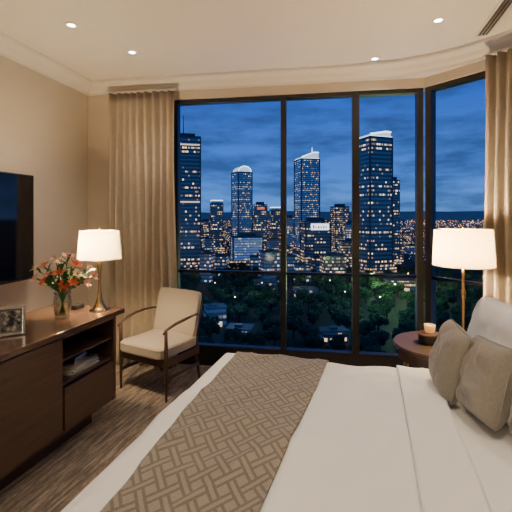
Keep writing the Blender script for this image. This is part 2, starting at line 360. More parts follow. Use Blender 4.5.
def curtain(p, q, z0, z1, folds, amp, label, flare=0.0):
    L = (q-p).length; d = (q-p).normalized()
    bm = bmesh.new(); NU = folds*10; NV = 24; vs = []
    rr = random.Random(folds)
    ph = [rr.uniform(-.8, .8) for _ in range(folds+2)]
    for j in range(NV+1):
        t = j/NV; z = z1+(z0-z1)*t; row = []
        for i in range(NU+1):
            s = i/NU; k = s*folds; w = ph[int(k)]*(1-(k % 1))+ph[min(int(k)+1, folds+1)]*(k % 1)
            a = amp*(.75+.25*t)*math.sin(2*PI*k + w*.9*t) + amp*.25*math.sin(5.1*k+2*t)
            x = s*L*(1+flare*t) + .008*math.sin(7*t+k)
            row.append(bm.verts.new((x, -a, z)))
        vs.append(row)
    for j in range(NV):
        for i in range(NU): bm.faces.new((vs[j][i], vs[j][i+1], vs[j+1][i+1], vs[j+1][i]))
    root = thing('curtain', label, 'curtain', (p.x, p.y, 0), math.atan2(d.y, d.x))
    o = obj('curtain_panel', bm, m_curtain, root, smooth=True)
    so = o.modifiers.new('s', 'SOLIDIFY'); so.thickness = .004
    bm = bmesh.new(); bx(bm, -.02, L+.02, -.012, .012, z1, z1+.02); obj('curtain_track', bm, m_trim, root)
curtain(onAB(-1.47)+nAB*.085, onAB(-.79)+nAB*.085, .015, 2.722, 9, .040, 'beige floor-length pleated curtain at the left of the window, behind the armchair', .05)
curtain(B+dBC*.585+nBC*.10, B+dBC*1.02+nBC*.10, .015, 2.722, 6, .042, 'beige floor-length pleated curtain at the right, behind the bedside lamp')

vr = thing('linear_air_vent', 'long dark slotted air vent in the ceiling near the right curtain', 'air vent', (1.635, 2.67, H), math.atan2(.75, .17))
L2 = .40
bm = bmesh.new(); bx(bm, -L2, L2, -.048, -.034, -.008, -.0005); bx(bm, -L2, L2, .034, .048, -.008, -.0005); bx(bm, -L2, -L2+.015, -.034, .034, -.008, -.0005); bx(bm, L2-.015, L2, -.034, .034, -.008, -.0005)
obj('vent_frame', bm, m_trim, vr)
bm = bmesh.new(); bx(bm, -L2+.015, L2-.015, -.034, .034, -.003, -.0005); obj('vent_backing', bm, m_vent, vr)
for yy in (-.012, .012):
    bm = bmesh.new(); bx(bm, -L2+.015, L2-.015, yy-.004, yy+.004, -.008, -.003); obj('vent_blade', bm, m_silver, vr)

LC = (1, .82, .60)
def downlight(x, y, label, power):
    t = thing('downlight', label, 'ceiling light', (x, y, H-.0005), 0, 'recessed ceiling downlights')
    bm = bmesh.new(); lathe(bm, [(.026, 0), (.042, 0), (.042, -.004), (.037, -.007), (.026, -.005), (.026, 0)], 32, False)
    obj('trim_ring', bm, m_trim, t, smooth=True)
    bm = bmesh.new(); lathe(bm, [(.026, -.0005), (.026, -.003)], 32); obj('lens', bm, m_down, t)
    l = bpy.data.lights.new('downlight_beam', 'SPOT'); l.energy = power; l.color = LC; l.spot_size = math.radians(110); l.spot_blend = .8; l.shadow_soft_size = .06
    lo = bpy.data.objects.new('downlight_beam', l); COL.objects.link(lo); lo.parent = t; lo.location = (0, 0, -.03)
downlight(-1.33, 2.88, 'small round recessed ceiling downlight nearest the television wall', 34)
downlight(-1.04, 3.36, 'small round recessed ceiling downlight in front of the left curtain', 34)
downlight(1.04, 3.50, 'small round recessed ceiling downlight nearest the window posts', 24)
downlight(1.28, 2.81, 'small round recessed ceiling downlight beside the linear air vent', 40)
downlight(-.3, 1.1, 'recessed ceiling downlight above the foot of the bed', 68)
downlight(.9, .9, 'recessed ceiling downlight above the pillows side of the bed', 62)
downlight(-1.5, .4, 'recessed ceiling downlight over the near end of the console', 28)
downlight(-.6, -1.1, 'recessed ceiling downlight behind the camera', 30)

# ---------------------------------------------------------------- console
ANG = -math.atan2(.27, .9617); CW = Vector((-1.0, 3.05, 0))
def cl(x, y, z=0): return CW + Matrix.Rotation(ANG, 3, 'Z') @ Vector((x, y, z))
con = thing('media_console', 'long dark walnut console cabinet under the television', 'cabinet', CW, ANG)
bm = bmesh.new(); bx(bm, -.62, 0, -1.8, 0, .755, .79); obj('tabletop', bm, m_woodtop, con, bevel=.004)
ZC = .14
bm = bmesh.new()
bx(bm, -.60, -.03, -.115, -.09, ZC, .755); bx(bm, -.60, -.03, -1.76, -1.735, ZC, .755)
bx(bm, -.60, -.58, -1.735, -.115, ZC, .755); bx(bm, -.58, -.03, -1.735, -.115, ZC, ZC+.025)
bx(bm, -.58, -.035, -.645, -.62, ZC+.025, .755); bx(bm, -.58, -.04, -.62, -.115, .435, .455)
bx(bm, -.03, -.015, -.118, -.09, ZC, .755); bx(bm, -.045, -.02, -.62, -.118, .735, .755)
obj('body', bm, m_wood, con, bevel=.002)
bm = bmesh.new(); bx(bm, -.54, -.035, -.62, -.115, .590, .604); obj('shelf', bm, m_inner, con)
bm = bmesh.new(); bx(bm, -.032, -.012, -.612, -.124, ZC+.028, .430); obj('drawer', bm, m_wood, con, bevel=.003)
for y0 in (-1.175, -1.73):
    bm = bmesh.new(); bx(bm, -.034, -.012, y0, y0+.545, ZC+.028, .745); obj('door', bm, m_wood, con, bevel=.003)
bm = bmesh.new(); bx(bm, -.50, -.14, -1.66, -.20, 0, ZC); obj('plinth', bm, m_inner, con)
for k in range(3):
    q = cl(-.16-.01*k, -.36+.012*k); bm = bmesh.new(); bx(bm, -.10, .10, -.14, .14, 0, .012)
    o = obj('magazine', bm, m_paper, None, bevel=.001, loc=(q.x, q.y, .456+.0125*k), rz=ANG+.08*k)
    tag(o, ['bottom', 'middle', 'topmost'][k]+' magazine of the small stack in the console niche', 'magazine', 'magazines in the console niche')
bm = bmesh.new(); bx(bm, -.06, .06, -.07, .07, 0, .045); q = cl(-.17, -.35)
tag(obj('storage_box', bm, m_silver, None, bevel=.004, loc=(q.x, q.y, .4945), rz=ANG+.1), 'small silver box lying on the magazines in the console niche', 'box')

dEA = (A-E).normalized(); aEA = math.atan2(dEA.y, dEA.x)
Y1 = 3.36; t1 = (Y1-E.y)/(A.y-E.y); tp = E+(A-E)*t1 + inw(E, A)*.004
tv = thing('television', 'large black flat television mounted on the left wall above the console', 'television', (tp.x, tp.y, .97), aEA)
bm = bmesh.new(); bx(bm, -1.46, 0, -.075, -.035, 0, .86); obj('housing', bm, m_tvb, tv, bevel=.004)
bm = bmesh.new(); bx(bm, -1.45, -.010, -.0775, -.0752, .014, .85); obj('screen', bm, m_screen, tv)
bm = bmesh.new(); bx(bm, -.95, -.5, -.035, 0, .25, .6); obj('wall_bracket', bm, m_black, tv)

def lamp(name, label, loc, prof, rt, rb, z0, z1, sm, power, col):
    t = thing(name, label, 'lamp', loc)
    bm = bmesh.new(); lathe(bm, prof, 40); obj('base', bm, m_brass, t, smooth=True)
    zt = prof[-1][1]
    bm = bmesh.new(); cyl(bm, (0, 0, zt-.005), (0, 0, z0+.06), .007); obj('stem', bm, m_brass, t, smooth=True)
    bm = bmesh.new(); lathe(bm, [(rb, z0), (rt, z1)], 56, False); o = obj('lamp_shade', bm, sm, t, smooth=True)
    for r, z in ((rb, z0), (rt, z1)):
        bm = bmesh.new(); pts = [(r*math.cos(2*PI*i/48), r*math.sin(2*PI*i/48), z) for i in range(49)]; tube(bm, pts, .0018, 6)
        obj('shade_ring', bm, sm, o)
    bm = bmesh.new(); cyl(bm, (0, 0, z0+.05), (0, 0, z1+.012), .004, seg=8); bmesh.ops.create_uvsphere(bm, u_segments=12, v_segments=8, radius=.009, matrix=Matrix.Translation((0, 0, z1+.018)))
    for k in range(3):
        a = 2*PI*k/3+.3; cyl(bm, (0, 0, z1-.012), (rt*math.cos(a), rt*math.sin(a), z1-.002), .0018, seg=6)
    obj('finial', bm, m_brass, t, smooth=True)
    bm = bmesh.new(); bmesh.ops.create_uvsphere(bm, u_segments=16, v_segments=10, radius=.024, matrix=Matrix.Translation((.03, 0, (z0+z1)/2))); obj('bulb', bm, m_bulb, t, smooth=True)
    l = bpy.data.lights.new('lamp_light', 'POINT'); l.energy = power; l.color = col; l.shadow_soft_size = .04
    lo = bpy.data.objects.new('lamp_light', l); COL.objects.link(lo); lo.parent = t; lo.location = (-.035, 0, (z0+z1)/2)
lp = Vector((-1.17, 2.99, .79))
lamp('table_lamp', 'lit cream-shaded lamp on a flared brass base at the far end of the console', lp,
     [(.072, 0), (.072, .006), (.052, .018), (.034, .045), (.021, .09), (.013, .15), (.010, .21), (.013, .28), (.017, .335), (.015, .36), (.009, .375)],
     .138, .156, .385, .592, m_shade, 78, (1, .72, .42))
TT = Vector((1.29, 2.80, 0)); TZ = .60
bprof = [(.085, 0), (.085, .012), (.03, .018), (.014, .03), (.011, .06), (.011, .30), (.018, .32), (.018, .36), (.011, .38), (.011, .48), (.009, .52)]
lamp('bedside_lamp', 'lit linen drum lamp with slim brass stem on the round bedside table', (1.47, 2.84, TZ), bprof, .190, .202, .542, .795, m_shade2, 95, (1, .70, .38))
lamp('bedside_lamp', 'added out-of-view linen drum lamp on the second bedside table, lighting the pillows', (.86, -.06, TZ), bprof, .190, .202, .542, .795, m_shade2, 34, (1, .80, .55))  # second lamp is out of view, added as fill for pillow side
fl_ = thing('fill_floor_lamp', 'added out-of-view brass uplighter in the rear left corner, brightening the ceiling', 'lamp', (-2.3, -1.3, 0))  # unseen uplighter, added behind the view to brighten the ceiling
bm = bmesh.new(); lathe(bm, [(.14, 0), (.14, .02), (.03, .03), (.012, .05)], 32); obj('base', bm, m_brass, fl_, smooth=True)
bm = bmesh.new(); cyl(bm, (0, 0, .05), (0, 0, 1.66), .011); obj('pole', bm, m_brass, fl_, smooth=True)
bm = bmesh.new(); lathe(bm, [(.02, 1.66), (.10, 1.70), (.17, 1.78), (.168, 1.78), (.098, 1.705), (.0, 1.67)], 40, False); obj('bowl_shade', bm, m_ceramic, fl_, smooth=True)
l = bpy.data.lights.new('ceiling_fill', 'POINT'); l.energy = 36; l.color = LC; l.shadow_soft_size = .08
lo = bpy.data.objects.new('ceiling_fill', l); COL.objects.link(lo); lo.parent = fl_; lo.location = (0, 0, 1.84)

vl = Vector((-1.335, 2.76, .79))
vs_ = thing('flower_vase', 'clear glass vase of flowers on the console', 'vase', vl)
bm = bmesh.new(); lathe(bm, [(.0, .004), (.044, .004), (.050, .02), (.058, .07), (.060, .11), (.053, .15), (.050, .165), (.058, .180), (.056, .180), (.047, .165), (.050, .15), (.056, .11), (.054, .07), (.044, .025), (0, .022)], 40, False)
obj('glass_body', bm, m_vase, vs_, smooth=True)
bm = bmesh.new(); lathe(bm, [(.041, .0255), (.051, .06), (.053, .10)], 32); obj('water', bm, m_vase, vs_, smooth=True)
def petal(bm, M4, L, W, bend, n=6):
    rows = []
    for i in range(n+1):
        t = i/n; w = W*math.sin(PI*min(1, .08+t*.9))**.8*(1-.15*t)
        z = L*(.55*t - .55*bend*t*t); x = L*(t*.85)
        rows.append([bm.verts.new(M4 @ Vector((x, s*w, z + abs(s)*w*.25))) for s in (-1, 0, 1)])
    for r1, r2 in zip(rows, rows[1:]):
        for k in range(2): bm.faces.new((r1[k], r1[k+1], r2[k+1], r2[k]))
rf = random.Random(3)
kinds = [('lily', m_red, 'coral-red open lily in the glass vase'), ('lily', m_pink, 'pink open lily in the glass vase'), ('lily', m_cream, 'cream-yellow open lily in the glass vase')]
spots = [(-.15, .28, 1), (-.11, .36, 0), (-.055, .40, 1), (.01, .385, 2), (.05, .42, 1), (.12, .37, 0), (.17, .33, 1), (-.12, .22, 2), (-.06, .30, 1), (0, .31, 0), (.065, .32, 2), (.10, .25, 0), (.15, .24, 1), (-.03, .23, 1), (.04, .23, 0), (-.18, .34, 2), (.20, .28, 1), (-.085, .26, 0), (.12, .30, 2)]
for i, (sx, sz, k) in enumerate(spots):
    yy = rf.uniform(-.09, .07)
    fl = thing(kinds[k][0], kinds[k][2], 'flower', vl, rf.uniform(-.1, .1), 'cut flowers in the glass vase')
    tip = Vector((sx, yy, sz)); base = Vector((-sx*.12, -yy*.12, .03)); neck = Vector((sx*.15, yy*.15, .175))
    pts = [base, base.lerp(neck, .5), neck] + [neck.lerp(tip, u) + Vector((0, 0, .02*math.sin(PI*u))) for u in (.35, .7, 1)]
    bm = bmesh.new(); tube(bm, pts, .0028, 6); obj('stem', bm, m_stem, fl, smooth=True)
    d = (tip-neck).normalized()+Vector((0, -.25, .1)); q = Vector((0, 0, 1)).rotation_difference(d).to_matrix().to_4x4()
    bm = bmesh.new(); sc = rf.uniform(.046, .060)
    for j in range(6):
        M4 = Matrix.Translation(tip) @ q @ Matrix.Rotation(2*PI*j/6+i, 4, 'Z'); petal(bm, M4, sc*(1 if j % 2 else .9), sc*.25, rf.uniform(.1, .6))
    obj('petals', bm, kinds[k][1], fl, smooth=True)
    bm = bmesh.new()
    for j in range(5):
        a = 2*PI*j/5; v = q @ Vector((.010*math.cos(a), .010*math.sin(a), .028)); cyl(bm, tip, tip+v, .0010, .0018, 5)
    obj('stamens', bm, m_stamen, fl)
    bm = bmesh.new()
    for j in range(9):
        u = rf.uniform(.1, .9); p = neck.lerp(tip, u); a = rf.uniform(0, 2*PI)
        petal(bm, Matrix.Translation(p) @ Matrix.Rotation(a, 4, 'Z') @ Matrix.Rotation(rf.uniform(-.9, .1), 4, 'Y'), rf.uniform(.055, .09), .012, .5)
    obj('leaves', bm, m_leaf, fl, smooth=True)

q = Vector((-1.36, 3.03, .79)); bm = bmesh.new(); bx(bm, -.05, .05, -.035, .035, 0, .035)
bk = thing('alarm_clock', 'small black box clock beside the lamp on the console', 'clock', q, ANG+PI/2)
obj('housing', bm, m_dark, bk, bevel=.006)
bm = bmesh.new(); bx(bm, -.042, .042, -.0365, -.0352, .006, .029); obj('display', bm, m_screen, bk)

def picmat():
    m = bpy.data.materials.new('framed_picture'); m.use_nodes = True; nt = m.node_tree; b = nt.nodes['Principled BSDF']
    tc = N(nt, 'ShaderNodeTexCoord'); n = N(nt, 'ShaderNodeTexNoise'); n.inputs['Scale'].default_value = 22; n.inputs['Detail'].default_value = 2
    nt.links.new(tc.outputs['Object'], n.inputs['Vector'])
    nt.links.new(ramp(nt, n.outputs['Fac'], [(.4, (.03, .03, .035)), (.5, (.18, .17, .17)), (.6, (.55, .53, .50))]), b.inputs['Base Color'])
    b.inputs['Roughness'].default_value = .2; return m
pf = thing('picture_frame', 'silver-edged picture frame leaning back on the near part of the console', 'picture frame', (-1.435, 2.34, .792), math.radians(30))
tilt = Matrix.Rotation(math.radians(-16), 4, 'X')
bm = bmesh.new()
for c, s in (((-.066, 0, .085), (.018, .014, .17)), ((.066, 0, .085), (.018, .014, .17)), ((0, 0, .009), (.114, .014, .018)), ((0, 0, .161), (.114, .014, .018))): box(bm, c, s, 0, tilt)
obj('frame_border', bm, m_silver, pf, bevel=.003)
bm = bmesh.new(); box(bm, (0, .001, .085), (.114, .005, .134), 0, tilt); obj('mat_board', bm, m_matb, pf)
bm = bmesh.new(); box(bm, (0, -.003, .085), (.096, .003, .115), 0, tilt); obj('picture', bm, picmat(), pf)
bm = bmesh.new(); cyl(bm, (0, .042, .12), (0, .092, .002), .004, seg=8); obj('easel_leg', bm, m_dark, pf)

# ---------------------------------------------------------------- armchair
ch = thing('armchair', 'beige upholstered armchair with open dark wooden arms by the left curtain', 'chair', (-.84, 3.52, 0), math.radians(-30))
W = .26; Dp = .21
for sx in (-1, 1):
    bm = bmesh.new(); tube(bm, [(sx*W, -Dp, 0), (sx*W, -Dp, .2), (sx*W, -Dp-.002, .42), (sx*W, -Dp-.005, .565)], [.010, .014, .016, .013], 12); obj('leg', bm, m_woodz, ch, smooth=True)
    bm = bmesh.new(); tube(bm, [(sx*(W-.03), Dp+.05, 0), (sx*(W-.03), Dp+.005, .22), (sx*(W-.03), Dp, .40), (sx*(W-.03), Dp+.04, .60), (sx*(W-.03), Dp+.075, .70)], [.011, .015, .018, .015, .012], 12); obj('leg', bm, m_woodz, ch, smooth=True)
    bm = bmesh.new(); pts = [(sx*W, -Dp-.035, .545), (sx*W, -Dp-.01, .572), (sx*(W+.010), -.12, .602), (sx*(W+.016), -.02, .617), (sx*(W+.012), .08, .624), (sx*(W-.004), Dp-.03, .624), (sx*(W-.026), Dp+.035, .610)]
    tube(bm, pts, [.009, .014, .018, .019, .016, .014, .010], 12, .6); obj('armrest', bm, m_woodz, ch, smooth=True)
bm = bmesh.new()
bx(bm, -W, W, -Dp-.014, -Dp+.014, .27, .33); bx(bm, -W+.02, W-.02, Dp-.014, Dp+.014, .27, .33)
for sx in (-1, 1):
    bx(bm, sx*(W-.005)-.012, sx*(W-.005)+.012, -Dp, Dp, .27, .33); bx(bm, sx*(W-.012)-.009, sx*(W-.012)+.009, -Dp, Dp+.01, .16, .185)
obj('seat_frame', bm, m_woodz, ch, bevel=.004)
def cushion_box(bm, sx, sy, sz, puff, n=12, p=8):
    bmesh.ops.create_cube(bm, size=2)
    bmesh.ops.subdivide_edges(bm, edges=bm.edges[:], cuts=n, use_grid_fill=True)
    for v in bm.verts:
        x, y, z = v.co; q = (abs(x)**p+abs(y)**p+abs(z)**p)**(1/p); v.co /= q
        x, y, z = v.co; b = (1-x*x*.9)*(1-y*y*.9)
        v.co = Vector((x*sx/2, y*sy/2, z*(sz/2+puff*b)))
bm = bmesh.new(); cushion_box(bm, .50, .50, .10, .014); bmesh.ops.transform(bm, matrix=Matrix.Translation((0, -.015, .381)), verts=bm.verts)
so = obj('seat', bm, m_fabric, ch, smooth=True)
bm = bmesh.new(); c = []
for i in range(41):
    a = 2*PI*i/40; ca, sa = math.cos(a), math.sin(a); e = .25
    c.append((.249*math.copysign(abs(ca)**e, ca), -.015+.249*math.copysign(abs(sa)**e, sa), .410))
tube(bm, c, .004, 6); obj('piping', bm, m_fabric, so, smooth=True)
bm = bmesh.new(); cushion_box(bm, .48, .42, .055, .008, p=12)
tm = Matrix.Translation((0, Dp+.010, .600)) @ Matrix.Rotation(math.radians(90-14), 4, 'X')
bmesh.ops.transform(bm, matrix=tm, verts=bm.verts); bo = obj('backrest', bm, m_fabric, ch, smooth=True)
bm = bmesh.new(); c = []
for i in range(41):
    a = 2*PI*i/40; ca, sa = math.cos(a), math.sin(a); e = .2
    c.append(tm @ Vector((.239*math.copysign(abs(ca)**e, ca), .209*math.copysign(abs(sa)**e, sa), .022)))
tube(bm, c, .004, 6); obj('piping', bm, m_fabric, bo, smooth=True)

# ---------------------------------------------------------------- bed
BA = -math.atan2(.274, .9617); BF = Vector((-.217, 2.672, 0)); RB = Matrix.Rotation(BA, 3, 'Z')
def bl(u, v, z=0): return BF + RB @ Vector((u, -v, z))
bed = thing('bed', 'large upholstered bed with its head against the right wall', 'bed', BF, BA)
BW = 1.97; BL = 2.10
bm = bmesh.new(); bx(bm, .04, BL, -BW+.04, -.04, .08, .32); obj('bed_base', bm, m_bedbase, bed, bevel=.02)
bm = bmesh.new(); bx(bm, .03, BL, -BW+.03, -.03, .32, .585); obj('mattress', bm, m_mattress, bed, bevel=.05, seg=4)
bm = bmesh.new(); bx(bm, BL+.005, BL+.075, -BW-.05, .05, .02, 1.25); obj('headboard', bm, m_headb, bed, bevel=.025, seg=3)
for ux in (.12, 1.9):
    for vy in (-.12, -BW+.12):
        bm = bmesh.new(); cyl(bm, (ux, vy, 0), (ux, vy, .08), .025, .03); obj('leg', bm, m_woodz, bed)
def drape(a0, a1, b0, b1, top, r, na, nb, wr=.004, offn=0.0, seed=0.0, k0=0.0, k1=0.0):
    bm = bmesh.new(); uvl = bm.loops.layers.uv.new('UVMap'); rows = []; par = {}
    def bend(s):
        if s >= r: return s, 0
        th = min((r-s)/r, PI/2); d = r*math.sin(th)
        extra = max(0, (r-s)-r*PI/2)
        return r-d, r*(1-math.cos(th))+extra
    for i in range(na+1):
        row = []
        for j in range(nb+1):
            b = b0+(b1-b0)*j/nb
            s0 = a0+k0*b; s1 = a1+k1*b; a = s0+(s1-s0)*i/na
            x, dz1 = bend(a)
            if b < BW/2: y, dz2 = bend(b)
            else: y2, dz2 = bend(BW-b); y = BW-y2
            x -= offn*min(1, dz1/r*1.0); y += (offn*min(1, dz2/r))*(-1 if b < BW/2 else 1)
            dz = max(dz1, dz2) if min(dz1, dz2) > 0 else dz1+dz2
            z = top-dz+offn
            q = Vector((a*2.2+seed, b*1.7, seed)); w = mn.noise(q)*wr*1.6 + mn.noise(Vector((a*6+b*3, b*5-a*2, seed)))*wr*.8
            w += (1-abs(mn.noise(Vector((a*3.2+b*1.2+4, b*1.1-a*.5, 7)))*2))**6*wr*.7
            z += w*(1 if dz < .02 else 0)
            if dz > r:
                k = .012*math.sin((a if dz2 > dz1 else b)*22+seed)+.01*mn.noise(Vector((a*5, b*5, 2)))
                if dz1 > dz2: x -= k*min(1, (dz-r)*6)
                else: y += (k if b > BW/2 else -k)*min(1, (dz-r)*6)
            v = bm.verts.new((x, -y, max(z, .03))); par[v] = (a, b); row.append(v)
        rows.append(row)
    for i in range(na):
        for j in range(nb):
            f = bm.faces.new((rows[i][j], rows[i][j+1], rows[i+1][j+1], rows[i+1][j]))
            for l in f.loops: l[uvl].uv = par[l.vert]
    return bm
bm = drape(.6, BL-.01, -.28, BW+.28, .592, .06, 60, 110, .001, 0, seed=9)
tag(obj('bed_sheet', bm, m_sheet, None, smooth=True, loc=BF, rz=BA), 'smooth white sheet over the mattress beneath the pillows', 'sheet')
bm = drape(-.44, 1.27, -.42, BW+.42, .612, .085, 120, 170, .012, seed=1)
dv = tag(obj('duvet', bm, m_white, None, smooth=True, loc=BF, rz=BA), 'white duvet spread over the lower two thirds of the bed', 'duvet')
sd = dv.modifiers.new('s', 'SOLIDIFY'); sd.thickness = .018; sd.offset = -1
bm = drape(1.09, 1.285, -.36, BW+.36, .617, .085, 14, 170, .012, .006, seed=1)
cf = obj('folded_cuff', bm, m_sheet, dv, smooth=True); sd = cf.modifiers.new('s', 'SOLIDIFY'); sd.thickness = .014; sd.offset = 0
bm = drape(.115, .70, -.38, BW+.38, .615, .085, 60, 170, .012, .006, seed=1, k0=.035, k1=-.055)
rn = tag(obj('bed_runner', bm, m_runner, None, smooth=True, loc=BF, rz=BA), 'brown and taupe lattice-patterned runner laid across the foot of the bed', 'bed runner')
sd = rn.modifiers.new('s', 'SOLIDIFY'); sd.thickness = .006; sd.offset = 0

def pillow_bm(w, h, t, n=26, pinch=.05, seed=0):
    bm = bmesh.new(); fr = []; bk = []
    for i in range(n+1):
        r1 = []; r2 = []
        for j in range(n+1):
            a = -1+2*i/n; b = -1+2*j/n
            y = a*(1-pinch*(1-b*b)); z = b*(1-pinch*(1-a*a))
            cr = 1-.05*(a*a*b*b)**2; y *= cr; z *= cr
            th = t/2*((1-a**4)*(1-b**4))**.5
            k = mn.noise(Vector((a*1.6+seed, b*1.6, seed)))*.018 + mn.noise(Vector((a*4+seed, b*4, seed+5)))*.014*(1-abs(a*b))
            k *= (1-a**4)*(1-b**4)
            yy = y*w/2; zz = z*h/2+h/2
            v1 = bm.verts.new((-th+k, yy, zz)); r1.append(v1)
            if i in (0, n) or j in (0, n): r2.append(v1)
            else: r2.append(bm.verts.new((th+k, yy, zz)))
        fr.append(r1); bk.append(r2)
    for i in range(n):
        for j in range(n):
            bm.faces.new((fr[i][j], fr[i][j+1], fr[i+1][j+1], fr[i+1][j]))
            try: bm.faces.new((bk[i][j], bk[i+1][j], bk[i+1][j+1], bk[i][j+1]))
            except ValueError: pass
    bmesh.ops.recalc_face_normals(bm, faces=bm.faces)
    edge = [fr[0][j].co.copy() for j in range(n+1)]+[fr[i][n].co.copy() for i in range(1, n+1)]+[fr[n][j].co.copy() for j in range(n-1, -1, -1)]+[fr[i][0].co.copy() for i in range(n-1, -1, -1)]
    return bm, edge
def pillow(name, u, v, z, w, h, t, lean, yaw, roll, m, label, cat, group, seed):
    p = bl(u, v, z); bm, edge = pillow_bm(w, h, t, seed=seed)
    root = thing(name, label, cat, p, 0, group)
    Rm = Matrix.Rotation(BA+math.radians(yaw), 3, 'Z') @ Matrix.Rotation(math.radians(lean), 3, 'Y') @ Matrix.Rotation(math.radians(roll), 3, 'X')
    root.rotation_euler = Rm.to_euler()
    obj('cover', bm, m, root, smooth=True)
    bm = bmesh.new(); tube(bm, edge, .0035, 6); obj('piping', bm, m, root, smooth=True)
ZB = .600
pillow('pillow', 1.70, .40, ZB, .74, .62, .20, 13, 0, 3, m_white, 'rear white pillow nearest the headboard on the window side', 'pillow', 'white pillows at the bed head', 1)
pillow('pillow', 1.76, 1.36, ZB, .74, .56, .20, 12, 0, 0, m_white, 'rear white pillow nearest the headboard on the camera side', 'pillow', 'white pillows at the bed head', 2)
pillow('pillow', 1.48, .36, ZB, .66, .49, .18, 13, 4, -3, m_white, 'front white pillow behind the dark cushions, nearest the bedside lamp', 'pillow', 'white pillows at the bed head', 3)
pillow('pillow', 1.56, 1.06, ZB, .62, .48, .18, 13, 0, 0, m_white, 'front white pillow at the middle of the bed head', 'pillow', 'white pillows at the bed head', 4)
pillow('throw_cushion', 1.285, .33, ZB+.02, .31, .34, .14, 14, 6, 4, m_cush, 'taupe square cushion leaning on the white pillows, nearest the window', 'cushion', 'square cushions on the bed', 6)
pillow('throw_cushion', 1.385, .58, ZB+.02, .31, .34, .14, 16, 12, -5, m_cush, 'taupe square cushion in the middle of the row, overlapping the one nearest the window', 'cushion', 'square cushions on the bed', 8)
pillow('throw_cushion', 1.50, .84, ZB+.015, .32, .28, .12, 26, 6, 2, m_cush2, 'lighter taupe cushion cut off by the right edge, nearest the camera', 'cushion', 'square cushions on the bed', 11)

# ---------------------------------------------------------------- bedside tables
tb = thing('bedside_table', 'round dark wooden bedside table between bed and window', 'table', TT)
bm = bmesh.new(); lathe(bm, [(.30, TZ-.03), (.312, TZ-.024), (.315, TZ-.012), (.308, TZ-.001), (.30, TZ)], 64); obj('tabletop', bm, m_table, tb)
bm = bmesh.new(); lathe(bm, [(.27, TZ-.11), (.28, TZ-.105), (.28, TZ-.031), (.27, TZ-.031)], 64); obj('apron', bm, m_table, tb)
for k in range(4):
    a = PI/4+k*PI/2; bm = bmesh.new(); tube(bm, [(.24*math.cos(a), .24*math.sin(a), TZ-.10), (.25*math.cos(a), .25*math.sin(a), .3), (.265*math.cos(a), .265*math.sin(a), 0)], [.02, .017, .012], 12); obj('leg', bm, m_woodz, tb, smooth=True)
bm = bmesh.new(); lathe(bm, [(.24, .17), (.24, .19)], 48); obj('lower_shelf', bm, m_table, tb)
dup(tb, (.86, -.06, 0), 0, 'round dark wooden bedside table on the camera side of the bed')
bj = thing('round_box', 'dark lidded round box on the bedside table', 'box', (1.215, 2.82, TZ))
bm = bmesh.new(); lathe(bm, [(.064, 0), (.067, .006), (.067, .05)], 40); obj('box_body', bm, m_dark, bj, bevel=.002)
bm = bmesh.new(); lathe(bm, [(.070, .0505), (.071, .054), (.071, .064), (.066, .070), (.0, .072)], 40, False); obj('lid', bm, m_wood, bj)
bm = bmesh.new(); lathe(bm, [(.026, 0), (.034, .012), (.038, .055), (.035, .055), (.030, .014), (0, .012)], 32, False)
cn = thing('candle_cup', 'small lit candle in a cream cup on the dark round box', 'candle', (1.225, 2.82, TZ+.0735))
obj('cup', bm, m_shade, cn, smooth=True)
bm = bmesh.new(); lathe(bm, [(.028, .014), (.032, .040)], 24); obj('wax', bm, m_wax, cn)
bm = bmesh.new(); lathe(bm, [(.028, 0), (.032, .004), (.034, .075), (.031, .075), (.029, .008), (0, .006)], 32, False)
tag(obj('drinking_glass', bm, m_vase, None, smooth=True, loc=(1.33, 2.72, TZ+.001)), 'clear drinking glass beside the round box on the bedside table', 'glass')

# ---------------------------------------------------------------- the city
GZ = -60.0
bm = bmesh.new(); prism(bm, [(-6000, 60), (6000, 60), (6000, 9000), (-6000, 9000)], GZ-1, GZ); struct('ground', bm, m_ground, 'dark park and city ground far below the window')
bm = bmesh.new()
NP = 60; lo = []; hi = []
for i in range(NP+1):
    x = -4500+9000*i/NP; z = 45+38*mn.noise(Vector((i*.17, 0, 0)))+12*mn.noise(Vector((i*.6, 3, 0)))
    lo.append((bm.verts.new((x, 4600, GZ)), bm.verts.new((x, 5600, GZ)))); hi.append((bm.verts.new((x, 5000, z)), bm.verts.new((x, 5200, z))))
for i in range(NP):
    bm.faces.new((lo[i][0], lo[i+1][0], hi[i+1][0], hi[i][0])); bm.faces.new((hi[i][0], hi[i+1][0], hi[i+1][1], hi[i][1])); bm.faces.new((hi[i][1], hi[i+1][1], lo[i+1][1], lo[i][1]))
struct('hills', bm, m_hill, 'low dark hills on the horizon behind the city')

